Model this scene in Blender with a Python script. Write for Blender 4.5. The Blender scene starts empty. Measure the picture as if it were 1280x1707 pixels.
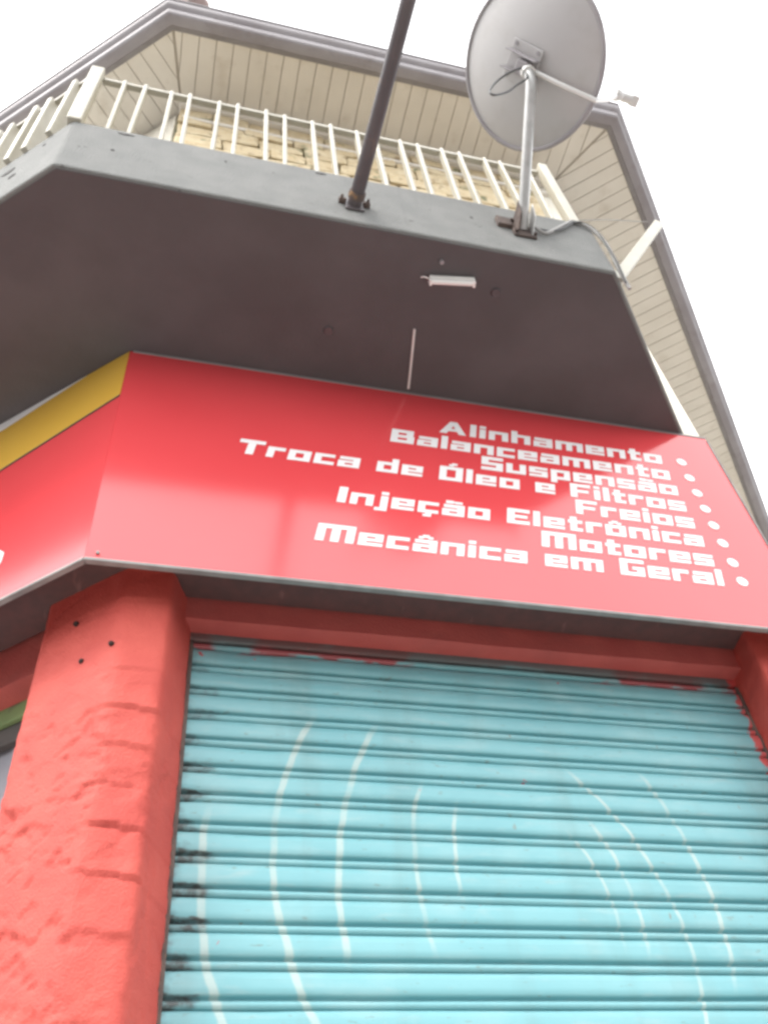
import bpy, bmesh, math, random
from mathutils import Vector, Matrix, noise

random.seed(7)
SC = bpy.context.scene
COL = SC.collection
EYE = 1.6

# ------------------------------------------------------------------ camera
cam_d = bpy.data.cameras.new('camera')
cam = bpy.data.objects.new('camera', cam_d)
COL.objects.link(cam)
SC.camera = cam
right = Vector((0.96865, -0.23195, -0.08825))      # image right in the place's axes
down = Vector((0.11850, 0.74260, -0.65830))
fwd = Vector((0.21850, 0.62700, 0.74760))
M3 = Matrix((right, -down, -fwd)).transposed()
cam.matrix_world = M3.to_4x4()
cam.location = (0, 0, EYE)
cam_d.sensor_fit = 'VERTICAL'
cam_d.sensor_height = 36.0
cam_d.lens = 36.0 * 1525.0 / 1707.0
cam_d.clip_start = 0.05
cam_d.clip_end = 2000

# ------------------------------------------------------------------ sky and sun (bright overcast)
SUN_EL = math.radians(52)
SUN_AZ = math.atan2(-0.85, -0.52)
w = bpy.data.worlds.new('World')
SC.world = w
w.use_nodes = True
wn, wl = w.node_tree.nodes, w.node_tree.links
wn.clear()
sky = wn.new('ShaderNodeTexSky')
sky.sky_type = 'NISHITA'
sky.sun_disc = False
sky.sun_elevation = SUN_EL
sky.sun_rotation = SUN_AZ % (2 * math.pi)
sky.air_density = 1.0
sky.dust_density = 6.0
sky.ozone_density = 1.0
hsv = wn.new('ShaderNodeHueSaturation')
hsv.inputs['Saturation'].default_value = 0.12
bg = wn.new('ShaderNodeBackground')
bg.inputs['Strength'].default_value = 0.12
wo = wn.new('ShaderNodeOutputWorld')
wl.new(sky.outputs[0], hsv.inputs['Color'])
cloud = wn.new('ShaderNodeMix')                     # even white cloud cover over the whole sky
cloud.data_type = 'RGBA'
cloud.inputs[0].default_value = 0.80
cloud.inputs[7].default_value = (7.6, 7.7, 7.8, 1)
wl.new(hsv.outputs[0], cloud.inputs[6])
wl.new(cloud.outputs[2], bg.inputs['Color'])
wl.new(bg.outputs[0], wo.inputs['Surface'])

sun_d = bpy.data.lights.new('sun', 'SUN')
sun_d.energy = 0.75
sun_d.angle = math.radians(24)
sun_d.color = (1.0, 0.96, 0.9)
sun = bpy.data.objects.new('sun', sun_d)
COL.objects.link(sun)
sd = Vector((math.sin(SUN_AZ) * math.cos(SUN_EL), math.cos(SUN_AZ) * math.cos(SUN_EL), math.sin(SUN_EL)))
sun.rotation_euler = sd.to_track_quat('Z', 'Y').to_euler()
sun.location = sd * 30

vs = SC.view_settings
vs.view_transform = 'Standard'
vs.look = 'None'
vs.gamma = 1
vs.exposure = 1.9
vs.use_curve_mapping = False
SC.cycles.filter_width = 3.0
SC.cycles.max_bounces = 8
SC.cycles.diffuse_bounces = 5

# ------------------------------------------------------------------ materials
MATS = {}


def mat(name, c1, c2=None, scale=8.0, rough=0.7, bump=0.0, bscale=40.0, spec=0.5, metal=0.0, detail=5.0,
        lo=0.35, hi=0.65, coat=0.0, stretch=(1, 1, 1)):
    m = bpy.data.materials.new(name)
    m.use_nodes = True
    nt = m.node_tree
    b = nt.nodes['Principled BSDF']
    b.inputs['Roughness'].default_value = rough
    b.inputs['Specular IOR Level'].default_value = spec
    b.inputs['Metallic'].default_value = metal
    b.inputs['Coat Weight'].default_value = coat
    b.inputs['Coat Roughness'].default_value = 0.05
    geo = nt.nodes.new('ShaderNodeNewGeometry')
    mp = nt.nodes.new('ShaderNodeMapping')
    mp.inputs['Scale'].default_value = stretch
    nt.links.new(geo.outputs['Position'], mp.inputs['Vector'])
    if c2 is not None:
        n = nt.nodes.new('ShaderNodeTexNoise')
        n.inputs['Scale'].default_value = scale
        n.inputs['Detail'].default_value = detail
        nt.links.new(mp.outputs[0], n.inputs['Vector'])
        r = nt.nodes.new('ShaderNodeValToRGB')
        r.color_ramp.elements[0].position = lo
        r.color_ramp.elements[1].position = hi
        r.color_ramp.elements[0].color = (*c1, 1)
        r.color_ramp.elements[1].color = (*c2, 1)
        nt.links.new(n.outputs['Fac'], r.inputs[0])
        nt.links.new(r.outputs[0], b.inputs['Base Color'])
    else:
        b.inputs['Base Color'].default_value = (*c1, 1)
    if bump:
        n2 = nt.nodes.new('ShaderNodeTexNoise')
        n2.inputs['Scale'].default_value = bscale
        n2.inputs['Detail'].default_value = 6
        nt.links.new(mp.outputs[0], n2.inputs['Vector'])
        bp = nt.nodes.new('ShaderNodeBump')
        bp.inputs['Strength'].default_value = bump
        bp.inputs['Distance'].default_value = 0.01
        nt.links.new(n2.outputs['Fac'], bp.inputs['Height'])
        nt.links.new(bp.outputs[0], b.inputs['Normal'])
    MATS[name] = m
    return m


def layer(m, color, scale, lo, hi, stretch=(1, 1, 1), amount=1.0, detail=6.0):
    """mix a second, noise-shaped stain colour over the base colour of a material"""
    nt = m.node_tree
    b = nt.nodes['Principled BSDF']
    src = b.inputs['Base Color']
    mix = nt.nodes.new('ShaderNodeMix')
    mix.data_type = 'RGBA'
    if src.is_linked:
        nt.links.new(src.links[0].from_socket, mix.inputs[6])
    else:
        mix.inputs[6].default_value = src.default_value
    mix.inputs[7].default_value = (*color, 1)
    geo = nt.nodes.new('ShaderNodeNewGeometry')
    mp = nt.nodes.new('ShaderNodeMapping')
    mp.inputs['Scale'].default_value = stretch
    mp.inputs['Location'].default_value = (3.1 * scale, 1.7, 0.4)
    nt.links.new(geo.outputs['Position'], mp.inputs['Vector'])
    n = nt.nodes.new('ShaderNodeTexNoise')
    n.inputs['Scale'].default_value = scale
    n.inputs['Detail'].default_value = detail
    nt.links.new(mp.outputs[0], n.inputs['Vector'])
    mr = nt.nodes.new('ShaderNodeMapRange')
    mr.inputs['From Min'].default_value = lo
    mr.inputs['From Max'].default_value = hi
    mr.inputs['To Max'].default_value = amount
    nt.links.new(n.outputs['Fac'], mr.inputs['Value'])
    nt.links.new(mr.outputs[0], mix.inputs[0])
    nt.links.new(mix.outputs[2], src)
    return m


red_plaster = layer(mat('red_plaster', (0.46, 0.062, 0.047), (0.51, 0.078, 0.058), 9, 0.7, 0.40, 150),
                    (0.42, 0.05, 0.04), 3.5, 0.52, 0.75, amount=0.6)
lifted_red = layer(mat('lifted_red_plaster', (0.50, 0.105, 0.090), (0.44, 0.085, 0.075), 7, 0.8, 0.35, 110), (0.36, 0.09, 0.08), 5, 0.5, 0.75, (1, 1, 2), 0.7)  # the red plaster, lightened and greyed in colour to lift the shaded lintels
red_sign = mat('red_sign_vinyl', (0.66, 0.060, 0.068), (0.69, 0.068, 0.076), 1.5, 0.15, 0.05, 3, spec=0.75)
yellow_sign = mat('yellow_sign_vinyl', (0.62, 0.36, 0.05), (0.65, 0.39, 0.06), 2, 0.22)
white_sign = mat('white_sign_vinyl', (0.80, 0.78, 0.78), None, rough=0.35)
dark_line = mat('dark_sign_line', (0.06, 0.05, 0.05), None, rough=0.5)
alu = layer(mat('aluminium_trim', (0.20, 0.19, 0.185), (0.27, 0.26, 0.25), 14, 0.5, metal=0.2), (0.2, 0.17, 0.15), 9, 0.6, 0.8)
box_under = layer(mat('sign_box_underside', (0.105, 0.048, 0.045), (0.080, 0.042, 0.040), 6, 0.7, stretch=(4, 4, 1)),
                  (0.25, 0.12, 0.11), 7, 0.62, 0.72, stretch=(3, 1, 1), amount=0.5)
concrete = layer(layer(mat('grey_painted_concrete', (0.172, 0.174, 0.168), (0.205, 0.205, 0.197), 9, 0.85, 0.6, 140),
                       (0.14, 0.14, 0.135), 16, 0.60, 0.80, (1, 1, .12), 0.55), (0.085, 0.08, 0.075), 26, 0.70, 0.74, amount=0.7)
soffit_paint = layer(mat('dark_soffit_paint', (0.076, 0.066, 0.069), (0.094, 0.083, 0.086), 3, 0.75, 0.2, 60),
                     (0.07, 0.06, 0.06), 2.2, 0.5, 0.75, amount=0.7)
board_paint = layer(mat('cream_board_paint', (0.73, 0.68, 0.60), (0.78, 0.73, 0.65), 4, 0.45, 0.05, 60),
                    (0.45, 0.37, 0.28), 7, 0.6, 0.85, (1, 1, 1), 0.5)
board_gap = mat('board_joint_dark', (0.46, 0.41, 0.35), None, rough=0.9)
gutter_paint = layer(mat('grey_gutter_metal', (0.22, 0.20, 0.20), (0.27, 0.25, 0.25), 5, 0.5), (0.16, 0.13, 0.12), 8, 0.55, 0.8,
                     amount=0.6)
gutter_light = layer(mat('lilac_grey_gutter', (0.30, 0.275, 0.285), (0.36, 0.335, 0.345), 4, 0.5), (0.22, 0.18, 0.17), 8, 0.55, 0.8, amount=0.6)
tile_clay = layer(mat('weathered_roof_tile', (0.30, 0.21, 0.19), (0.36, 0.27, 0.25), 9, 0.85, 0.3, 50), (0.16, 0.15, 0.14), 12,
                  0.55, 0.75)
stone_mat = layer(layer(mat('yellow_stone', (0.58, 0.46, 0.28), (0.66, 0.56, 0.38), 14, 0.85, 0.6, 45), (0.30, 0.21, 0.12), 18,
                        0.56, 0.75), (0.13, 0.15, 0.08), 9, 0.62, 0.72, amount=0.8)
joint_mat = layer(mat('mossy_joint', (0.20, 0.18, 0.12), (0.14, 0.15, 0.09), 10, 0.95, 0.4, 50), (0.07, 0.09, 0.04), 14, 0.5, 0.7)
white_rail = layer(mat('cream_rail_paint', (0.37, 0.345, 0.28), (0.42, 0.395, 0.33), 10, 0.45), (0.50, 0.36, 0.22), 22, 0.66, 0.8,
                   amount=0.7)
cream_wall = mat('cream_wall_plaster', (0.74, 0.70, 0.60), (0.80, 0.76, 0.66), 4, 0.8, 0.2, 60)
pole_paint = layer(mat('dark_pole_paint', (0.070, 0.058, 0.062), (0.09, 0.075, 0.078), 9, 0.45), (0.16, 0.10, 0.07), 20, 0.6, 0.8)
galv = layer(mat('galvanised_pipe', (0.40, 0.40, 0.39), (0.52, 0.51, 0.50), 16, 0.4, metal=0.35), (0.3, 0.2, 0.13), 14, 0.62, 0.8)
rust = layer(mat('rusty_bracket', (0.075, 0.055, 0.05), (0.13, 0.095, 0.08), 20, 0.85, 0.4, 90), (0.36, 0.20, 0.08), 13, 0.66, 0.74)
dish_paint = layer(mat('dish_grey_paint', (0.40, 0.385, 0.385), (0.44, 0.425, 0.42), 3, 0.5), (0.32, 0.29, 0.27), 7, 0.55, 0.8,
                   amount=0.5)
rim_paint = mat('dish_rim_grey', (0.26, 0.24, 0.25), (0.32, 0.30, 0.31), 8, 0.5)
plastic_light = mat('light_plastic', (0.62, 0.61, 0.60), (0.68, 0.67, 0.65), 6, 0.4)
cable_mat = mat('black_cable', (0.05, 0.05, 0.05), None, rough=0.5)
grey_cable = mat('grey_cable', (0.30, 0.29, 0.28), None, rough=0.6)
lamp_white = layer(mat('lamp_white_enamel', (0.74, 0.73, 0.71), (0.8, 0.79, 0.77), 9, 0.35), (0.4, 0.36, 0.3), 20, 0.62, 0.8)
green_paint = layer(mat('dull_green_paint', (0.16, 0.24, 0.10), (0.20, 0.29, 0.12), 8, 0.7), (0.1, 0.1, 0.07), 10, 0.55, 0.75)
dark_metal = mat('dark_fill', (0.07, 0.065, 0.06), (0.1, 0.09, 0.085), 9, 0.7)
grey_door = mat('grey_steel_door', (0.24, 0.24, 0.27), (0.29, 0.29, 0.32), 5, 0.5)
paving = layer(mat('paving_concrete', (0.34, 0.32, 0.30), (0.42, 0.40, 0.37), 3, 0.85, 0.3, 30), (0.22, 0.2, 0.18), 1.3, 0.55, 0.75)
asphalt = layer(mat('asphalt', (0.05, 0.05, 0.052), (0.075, 0.073, 0.072), 30, 0.9, 0.4, 120), (0.1, 0.1, 0.1), 0.5, 0.5, 0.8)
hole_dark = mat('dark_hole', (0.03, 0.015, 0.012), None, rough=0.9)


def shutter_material():
    m = layer(mat('painted_shutter', (0.148, 0.365, 0.400), (0.185, 0.41, 0.44), 2.2, 0.42, 0.05, 30, lo=0.3, hi=0.7),
              (0.26, 0.44, 0.455), 5, 0.5, 0.8, (1, 1, 2.5), 0.7)
    layer(m, (0.15, 0.20, 0.17), 24, 0.66, 0.76, (1, 1, 3), 0.7)
    layer(m, (0.15, 0.26, 0.26), 9, 0.52, 0.80, (1, 1, .10), 0.55)
    layer(m, (0.30, 0.42, 0.42), 40, 0.58, 0.80, (.25, 1, 1), 0.5)
    nt = m.node_tree
    b = nt.nodes['Principled BSDF']
    L = nt.links
    geo = nt.nodes.new('ShaderNodeNewGeometry')
    sep = nt.nodes.new('ShaderNodeSeparateXYZ')
    L.new(geo.outputs['Position'], sep.inputs[0])
    X, Z = sep.outputs['X'], sep.outputs['Z']

    def mth(op, a, c=None, clamp=False):
        n = nt.nodes.new('ShaderNodeMath')
        n.operation = op
        n.use_clamp = clamp
        for i, v in enumerate((a, c)):
            if v is None:
                continue
            if isinstance(v, (int, float)):
                n.inputs[i].default_value = v
            else:
                L.new(v, n.inputs[i])
        return n.outputs[0]

    def smooth(v, a, c):
        n = nt.nodes.new('ShaderNodeMapRange')
        n.interpolation_type = 'SMOOTHSTEP'
        n.inputs['From Min'].default_value = a
        n.inputs['From Max'].default_value = c
        L.new(v, n.inputs['Value'])
        return n.outputs[0]

    def nz(scale, stretch=(1, 1, 1), off=0.0):
        mp = nt.nodes.new('ShaderNodeMapping')
        mp.inputs['Scale'].default_value = stretch
        mp.inputs['Location'].default_value = (off, off * .7, off * 1.3)
        L.new(geo.outputs['Position'], mp.inputs['Vector'])
        n = nt.nodes.new('ShaderNodeTexNoise')
        n.inputs['Scale'].default_value = scale
        n.inputs['Detail'].default_value = 5
        L.new(mp.outputs[0], n.inputs['Vector'])
        return n.outputs['Fac']

    def over(mask, color):
        mix = nt.nodes.new('ShaderNodeMix')
        mix.data_type = 'RGBA'
        src = b.inputs['Base Color']
        L.new(src.links[0].from_socket, mix.inputs[6])
        mix.inputs[7].default_value = (*color, 1)
        L.new(mask, mix.inputs[0])
        L.new(mix.outputs[2], src)

    # thin spray-painted off-white arcs: (centre x, centre z, radius, vertical stretch, side, z low, z high, half width)
    arcs = [(1.18, 2.82, 0.830, 1.05, -1, 1.9, 3.27, .013), (1.16, 2.72, 0.640, 1.35, -1, 2.56, 3.25, .012),
            (1.10, 2.80, 0.935, 1.10, -1, 1.9, 2.95, .014), (1.15, 2.78, 0.415, 1.5, -1, 2.60, 3.06, .009),
            (1.15, 2.80, 0.300, 1.5, -1, 2.74, 3.00, .008), (0.78, 2.60, 0.700, 1.05, 1, 2.35, 3.14, .008),
            (0.90, 2.72, 0.705, 1.15, 1, 2.52, 3.14, .009), (0.85, 2.68, 0.508, 1.1, 1, 2.60, 2.97, .008),
            (0.85, 2.66, 0.438, 1.1, 1, 2.62, 2.92, .007)]
    wob = mth('MULTIPLY', mth('SUBTRACT', nz(6), 0.5), 0.03)
    total = None
    for cx, cz, r, st, side, z0, z1, hw in arcs:
        cx, r, hw = cx * 1.038, r * 1.038, hw * .92
        cz, z0, z1 = [1.6 + (q - 1.6) * 1.038 for q in (cz, z0, z1)]
        dx = mth('SUBTRACT', X, cx)
        dz = mth('DIVIDE', mth('SUBTRACT', Z, cz), st)
        d = mth('SQRT', mth('ADD', mth('MULTIPLY', dx, dx), mth('MULTIPLY', dz, dz)))
        d = mth('ABSOLUTE', mth('ADD', mth('SUBTRACT', d, r), wob))
        line = mth('SUBTRACT', 1.0, smooth(d, hw * 0.45, hw * 1.15))
        s = smooth(mth('MULTIPLY', dx, side), 0.0, 0.02)
        fade = mth('MULTIPLY', smooth(Z, z0 - .05, z0 + .05), mth('SUBTRACT', 1.0, smooth(Z, z1 - .07, z1 + .03)))
        v = mth('MULTIPLY', mth('MULTIPLY', line, s), fade)
        total = v if total is None else mth('MAXIMUM', total, v)
    brk = smooth(nz(5, (1, 1, 1), 2.2), 0.30, 0.50)
    over(mth('MULTIPLY', mth('MULTIPLY', total, 0.50), mth('ADD', mth('MULTIPLY', brk, 0.6), 0.4)), (0.52, 0.55, 0.49))
    # grease and dark overspray on the slat ends by the left guide, following the joints between slats
    ph = mth('FRACT', mth('DIVIDE', mth('SUBTRACT', Z, SHUT_Z0), SLAT_P))
    pw = mth('ADD', mth('FRACT', mth('ADD', ph, 0.06)), mth('MULTIPLY', mth('SUBTRACT', nz(16, (1, 1, 1), 8.0), 0.5), 0.30))
    band = mth('MULTIPLY', smooth(pw, -0.02, 0.06), mth('SUBTRACT', 1.0, smooth(pw, 0.36, 0.50)))
    per = smooth(nz(6.5, (0.1, 0.1, 1.0), 1.9), 0.32, 0.62)
    reach = mth('ADD', mth('MULTIPLY', mth('MULTIPLY', band, mth('ADD', mth('MULTIPLY', per, 0.8), 0.30)), 0.092), 0.009)
    xe = mth('SUBTRACT', X, 0.097)
    fz = mth('ADD', mth('MULTIPLY', mth('SUBTRACT', nz(24, (0.6, 1, 1), 6.0), 0.5), 0.090),
             mth('MULTIPLY', mth('SUBTRACT', nz(80, (0.6, 1, 1), 2.0), 0.5), 0.045))
    gm = smooth(mth('ADD', mth('SUBTRACT', reach, xe), fz), -0.020, 0.030)
    gm = mth('MULTIPLY', gm, mth('ADD', 0.55, mth('MULTIPLY', smooth(nz(45, (1, 1, 1), 1.1), 0.35, 0.6), 0.45)))
    low = mth('SUBTRACT', 1.0, mth('MULTIPLY', smooth(Z, 3.05, 3.4), 0.5))
    over(mth('MULTIPLY', mth('MULTIPLY', gm, low), 0.88), (0.055, 0.045, 0.04))
    # red wall paint slopped over top slat and right-hand ends; lintel shade painted above
    n1 = mth('MULTIPLY', nz(9, (1.0, 1, 6), 3.3), 0.10)
    top = smooth(mth('ADD', Z, n1), 3.622, 3.634)
    pat = smooth(nz(3.2, (1, 1, 1), 4.4), 0.42, 0.50)
    over(mth('MULTIPLY', mth('MULTIPLY', top, pat), 0.9), (0.34, 0.045, 0.05))
    over(mth('MULTIPLY', smooth(mth('ADD', Z, mth('MULTIPLY', n1, 0.4)), 3.612, 3.630), 0.85), (0.11, 0.085, 0.08))  # dark band under the lintel, its shade put into the slat colour
    rt = smooth(mth('ADD', X, mth('MULTIPLY', nz(14, (1, 1, 1), 7.7), 0.16)), 2.14, 2.155)
    over(mth('MULTIPLY', rt, 0.9), (0.52, 0.07, 0.065))
    # small red drops and rust runs
    drops = smooth(nz(17, (1, 1, 1), 9.1), 0.735, 0.76)
    over(drops, (0.45, 0.08, 0.09))
    runs = smooth(nz(30, (1, 1, .35), 5.2), 0.70, 0.77)
    over(mth('MULTIPLY', runs, 0.6), (0.20, 0.14, 0.08))
    return m


# ------------------------------------------------------------------ mesh helpers
class MB:
    def __init__(self):
        self.v, self.f = [], []

    def add(self, vs_, fs_):
        o = len(self.v)
        self.v += [tuple(p) for p in vs_]
        self.f += [tuple(i + o for i in f) for f in fs_]
        return self

    def obox(self, c, ax, ay, az, hx, hy, hz):
        c, ax, ay, az = Vector(c), Vector(ax), Vector(ay), Vector(az)
        P = [c + ax * (sx * hx) + ay * (sy * hy) + az * (sz * hz) for sz in (-1, 1) for sx, sy in ((-1, -1), (1, -1), (1, 1), (-1, 1))]
        return self.add(P, [(3, 2, 1, 0), (4, 5, 6, 7), (0, 1, 5, 4), (1, 2, 6, 5), (2, 3, 7, 6), (3, 0, 4, 7)])

    def box(self, a, b):
        c = [(a[i] + b[i]) / 2 for i in range(3)]
        h = [abs(b[i] - a[i]) / 2 for i in range(3)]
        return self.obox(c, (1, 0, 0), (0, 1, 0), (0, 0, 1), *h)

    def prism(self, poly, z0, z1):
        """plan polygon [(x,y)...] extruded from z0 to z1"""
        n = len(poly)
        area = sum(poly[i][0] * poly[(i + 1) % n][1] - poly[(i + 1) % n][0] * poly[i][1] for i in range(n))
        if area < 0:
            poly = poly[::-1]
        vs_ = [(x, y, z0) for x, y in poly] + [(x, y, z1) for x, y in poly]
        fs_ = [tuple(range(n))[::-1], tuple(range(n, 2 * n))] + [(i, (i + 1) % n, n + (i + 1) % n, n + i) for i in range(n)]
        return self.add(vs_, fs_)

    def tube(self, pts, r, seg=12, cap=True):
        pts = [Vector(p) for p in pts]
        rs = r if isinstance(r, (list, tuple)) else [r] * len(pts)
        rings = []
        t0 = (pts[1] - pts[0]).normalized()
        up = Vector((0, 0, 1)) if abs(t0.z) < .9 else Vector((1, 0, 0))
        n = t0.cross(up).normalized()
        for i, p in enumerate(pts):
            t = (pts[min(i + 1, len(pts) - 1)] - pts[max(i - 1, 0)]).normalized()
            n = (n - t * n.dot(t)).normalized()
            b = t.cross(n)
            rings.append([p + (n * math.cos(a) + b * math.sin(a)) * rs[i] for a in [2 * math.pi * k / seg for k in range(seg)]])
        vs_ = [q for rg in rings for q in rg]
        fs_ = []
        for i in range(len(pts) - 1):
            for k in range(seg):
                k2 = (k + 1) % seg
                fs_.append((i * seg + k, i * seg + k2, (i + 1) * seg + k2, (i + 1) * seg + k))
        if cap:
            fs_.append(tuple(range(seg))[::-1])
            fs_.append(tuple(range((len(pts) - 1) * seg, len(pts) * seg)))
        return self.add(vs_, fs_)

    def mesh(self, name, m, bevel=0.0, smooth=False, segs=2):
        me = bpy.data.meshes.new(name)
        me.from_pydata(self.v, [], self.f)
        bm = bmesh.new()
        bm.from_mesh(me)
        bmesh.ops.recalc_face_normals(bm, faces=bm.faces)
        if bevel:
            bmesh.ops.bevel(bm, geom=[e for e in bm.edges if e.is_manifold and e.calc_face_angle(0) > .5], offset=bevel, segments=segs,
                            profile=.5, affect='EDGES', clamp_overlap=True)
        if smooth:
            for f in bm.faces:
                f.smooth = True
            for e in bm.edges:
                if e.is_manifold and e.calc_face_angle(0) > .7:
                    e.smooth = False
        bm.to_mesh(me)
        bm.free()
        me.materials.append(m)
        return me

    def build(self, name, m, parent=None, bevel=0.0, smooth=False, segs=2):
        return link(name, self.mesh(name, m, bevel, smooth, segs), parent)


def link(name, data, parent=None):
    o = bpy.data.objects.new(name, data)
    COL.objects.link(o)
    if parent is not None:
        o.parent = parent
        o.matrix_parent_inverse = Matrix.Translation(-world_loc(parent))
    return o


def world_loc(o):
    return o.location + (world_loc(o.parent) - world_loc(o.parent) if o.parent else Vector())


def empty(name, label, cat, loc=(0, 0, 0), group=None):
    o = bpy.data.objects.new(name, None)
    COL.objects.link(o)
    o.location = loc
    o.empty_display_size = .1
    return tag(o, label, cat, group)


def tag(o, label, cat, group=None):
    o['label'] = label
    o['category'] = cat
    if group:
        o['group'] = group
    return o


def clip(poly, p, n):
    """keep the part of a plan polygon where (q-p).n >= 0"""
    out = []
    for i in range(len(poly)):
        a, b = poly[i], poly[(i + 1) % len(poly)]
        da = (a[0] - p[0]) * n[0] + (a[1] - p[1]) * n[1]
        db = (b[0] - p[0]) * n[0] + (b[1] - p[1]) * n[1]
        if da >= 0:
            out.append(a)
        if (da >= 0) != (db >= 0):
            t = da / (da - db)
            out.append((a[0] + (b[0] - a[0]) * t, a[1] + (b[1] - a[1]) * t))
    return out


def V2(p, t, s, n=(0, 0), k=0.0):
    return (p[0] + t[0] * s + n[0] * k, p[1] + t[1] * s + n[1] * k)


# plan directions of the two side faces (the front face runs along +X, into the building is +Y)
TL, NL = (-0.743, 0.669), (0.669, 0.743)       # along the left face / into the building
TR, NR = (0.676, 0.737), (-0.737, 0.676)       # along the right face / into the building
L3, NL3, R3, NR3 = Vector((*TL, 0)), Vector((*NL, 0)), Vector((*TR, 0)), Vector((*NR, 0))
UP = Vector((0, 0, 1))

Z_SOF, Z_TOP = 4.775, 5.205          # balcony slab
Z_EAVE = 8.06
WY = 2.132                           # ground-floor wall plane
WL = (-0.13, 2.132)                  # left wall corner
WR = (2.235, 2.132)                  # right wall corner
SHUT_Y, SHUT_Z0, SLAT_P = 2.330, 3.0260, 0.0916
LINT_Y = 2.250                       # the lintels sit back from the piers

# ------------------------------------------------------------------ ground
def sheet(name, poly, z, m):
    b = MB().add([(x, y, z) for x, y in poly], [tuple(range(len(poly)))])
    o = b.build(name, m)
    o['kind'] = 'structure'
    return o


sheet('ground', [(-600, -600), (600, -600), (600, 600), (-600, 600)], -0.13, asphalt)
lf, rf = V2((-1.9, -2.2), TL, 40), V2((4.1, -2.2), TR, 40)
pv = MB().prism([lf, (-1.9, -2.2), (4.1, -2.2), rf], -0.125, 0.0).build('pavement', paving, bevel=0.012)
pv['kind'] = 'structure'

# ------------------------------------------------------------------ building
bld = empty('corner_building', 'two storey corner building with red ground floor, grey balcony slab and wide eaves', 'building', (1.0, 2.2, 0))


def pillar(name, path, z0, z1, rough_fn, parent, step=0.008):
    """plaster pier: plan path (open, outward on the left when walking) swept upwards with uneven relief"""
    pts = [Vector((p[0], p[1])) for p in path]
    for _ in range(2):                                   # soften the arrises
        q = [pts[0]]
        for i in range(len(pts) - 1):
            a, b = pts[i], pts[i + 1]
            L = (b - a).length
            k = min(0.25, 0.012 / max(L, 1e-6))
            q += [a.lerp(b, k), a.lerp(b, 1 - k)]
        q.append(pts[-1])
        pts = q
    smp, s = [], 0.0
    for i in range(len(pts) - 1):
        a, b = pts[i], pts[i + 1]
        n = max(1, int((b - a).length / step))
        for k in range(n):
            smp.append((a.lerp(b, k / n), s + (b - a).length * k / n))
        s += (b - a).length
    smp.append((pts[-1], s))
    n = len(smp)
    rows = int((z1 - z0) / step)
    vs_, fs_ = [], []
    nor = []
    for i in range(n):
        t = (smp[min(i + 1, n - 1)][0] - smp[max(i - 1, 0)][0]).normalized()
        nor.append(Vector((t.y, -t.x)))
    for r in range(rows + 1):
        z = z0 + (z1 - z0) * r / rows
        for i, (p, ss) in enumerate(smp):
            d = rough_fn(ss, z)
            vs_.append((p.x + nor[i].x * d, p.y + nor[i].y * d, z))
    for r in range(rows):
        for i in range(n - 1):
            a = r * n + i
            fs_.append((a, a + 1, a + n + 1, a + n))
    me = bpy.data.meshes.new(name)
    me.from_pydata(vs_, [], fs_)
    me.polygons.foreach_set('use_smooth', [True] * len(me.polygons))
    me.materials.append(red_plaster)
    return link(name, me, parent)


def sstep(a, b, x):
    t = max(0.0, min(1.0, (x - a) / (b - a)))
    return t * t * (3 - 2 * t)


def relief(ss, z, rough, courses=0.0):
    p = Vector((ss, 0.0, z))
    d = 0.0045 * noise.noise(p * 2.6) + 0.0012 * noise.noise(p * 15.0) + 0.0006 * noise.noise(p * 60.0)
    # flakes of old render with broken edges under the paint
    wv = Vector((noise.noise(p * 11.0), 0, noise.noise(p * 11.0 + Vector((4, 1, 0))))) * 0.035
    q = p + wv
    for k, (fx, fz, amp, th) in enumerate(((4.0, 6.0, .0070, .15), (8.0, 10.0, .0065, .26), (16.0, 22.0, .0045, .32))):
        f = noise.fractal(Vector((q.x * fx + z * 1.2, 11.0 * k + 2.0, q.z * fz)), 0.9, 2.1, 4)
        d -= rough * amp * sstep(th, th + .06, f)
    # courses of uneven blocks, each with a small overhanging lower edge
    if courses:
        zz = z / 0.128 + 0.30 * noise.noise(Vector((ss * 3.0, 8.0, z * 2.0)))
        fr = zz - math.floor(zz)
        fl = math.floor(zz)
        m = sstep(-.25, .20, noise.noise(Vector((ss * 1.5 + fl * 3.7, 1.0, fl * 5.3))))
        d += courses * m * (0.009 * (1 - fr) ** 3 - 0.008 * sstep(.92, .985, fr))
    return d


pl_edge = V2(WL, TL, 0.326)
path_l = [V2(pl_edge, NL, 0.30), pl_edge, WL, (0.013, WY), (0.092, SHUT_Y - .02), (0.092, SHUT_Y + 0.22)]
seg_reveal, seg_left = 0.30, 0.30 + 0.326


def rough_l(ss, z):
    k = 0.85 if seg_reveal + .02 < ss < seg_left else (0.40 if ss < seg_left + .145 else 0.30)
    top = max(0.25, min(1.0, (3.45 - z) / 0.35))
    return relief(ss, z, k * top * 1.15, (0.10 + 0.75 * sstep(seg_left - .05, seg_left + .02, ss) * (1 - .85 * sstep(seg_left + .12, seg_left + .16, ss))) * top)


pillar('pillar', path_l, 0.0, 3.80, rough_l, bld)['label'] = 'thick red plastered pier with rough broken surface left of the shutter'
path_r = [(2.096, SHUT_Y + 0.22), (2.096, SHUT_Y - .02), (2.068, WY), WR, V2(WR, TR, 3.0)]
pillar('pillar', path_r, 0.0, 3.80, lambda ss, z: relief(ss + 5, z, 0.6), bld, step=0.02)['label'] = 'red pier right of the shutter, mostly out of view'

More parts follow.
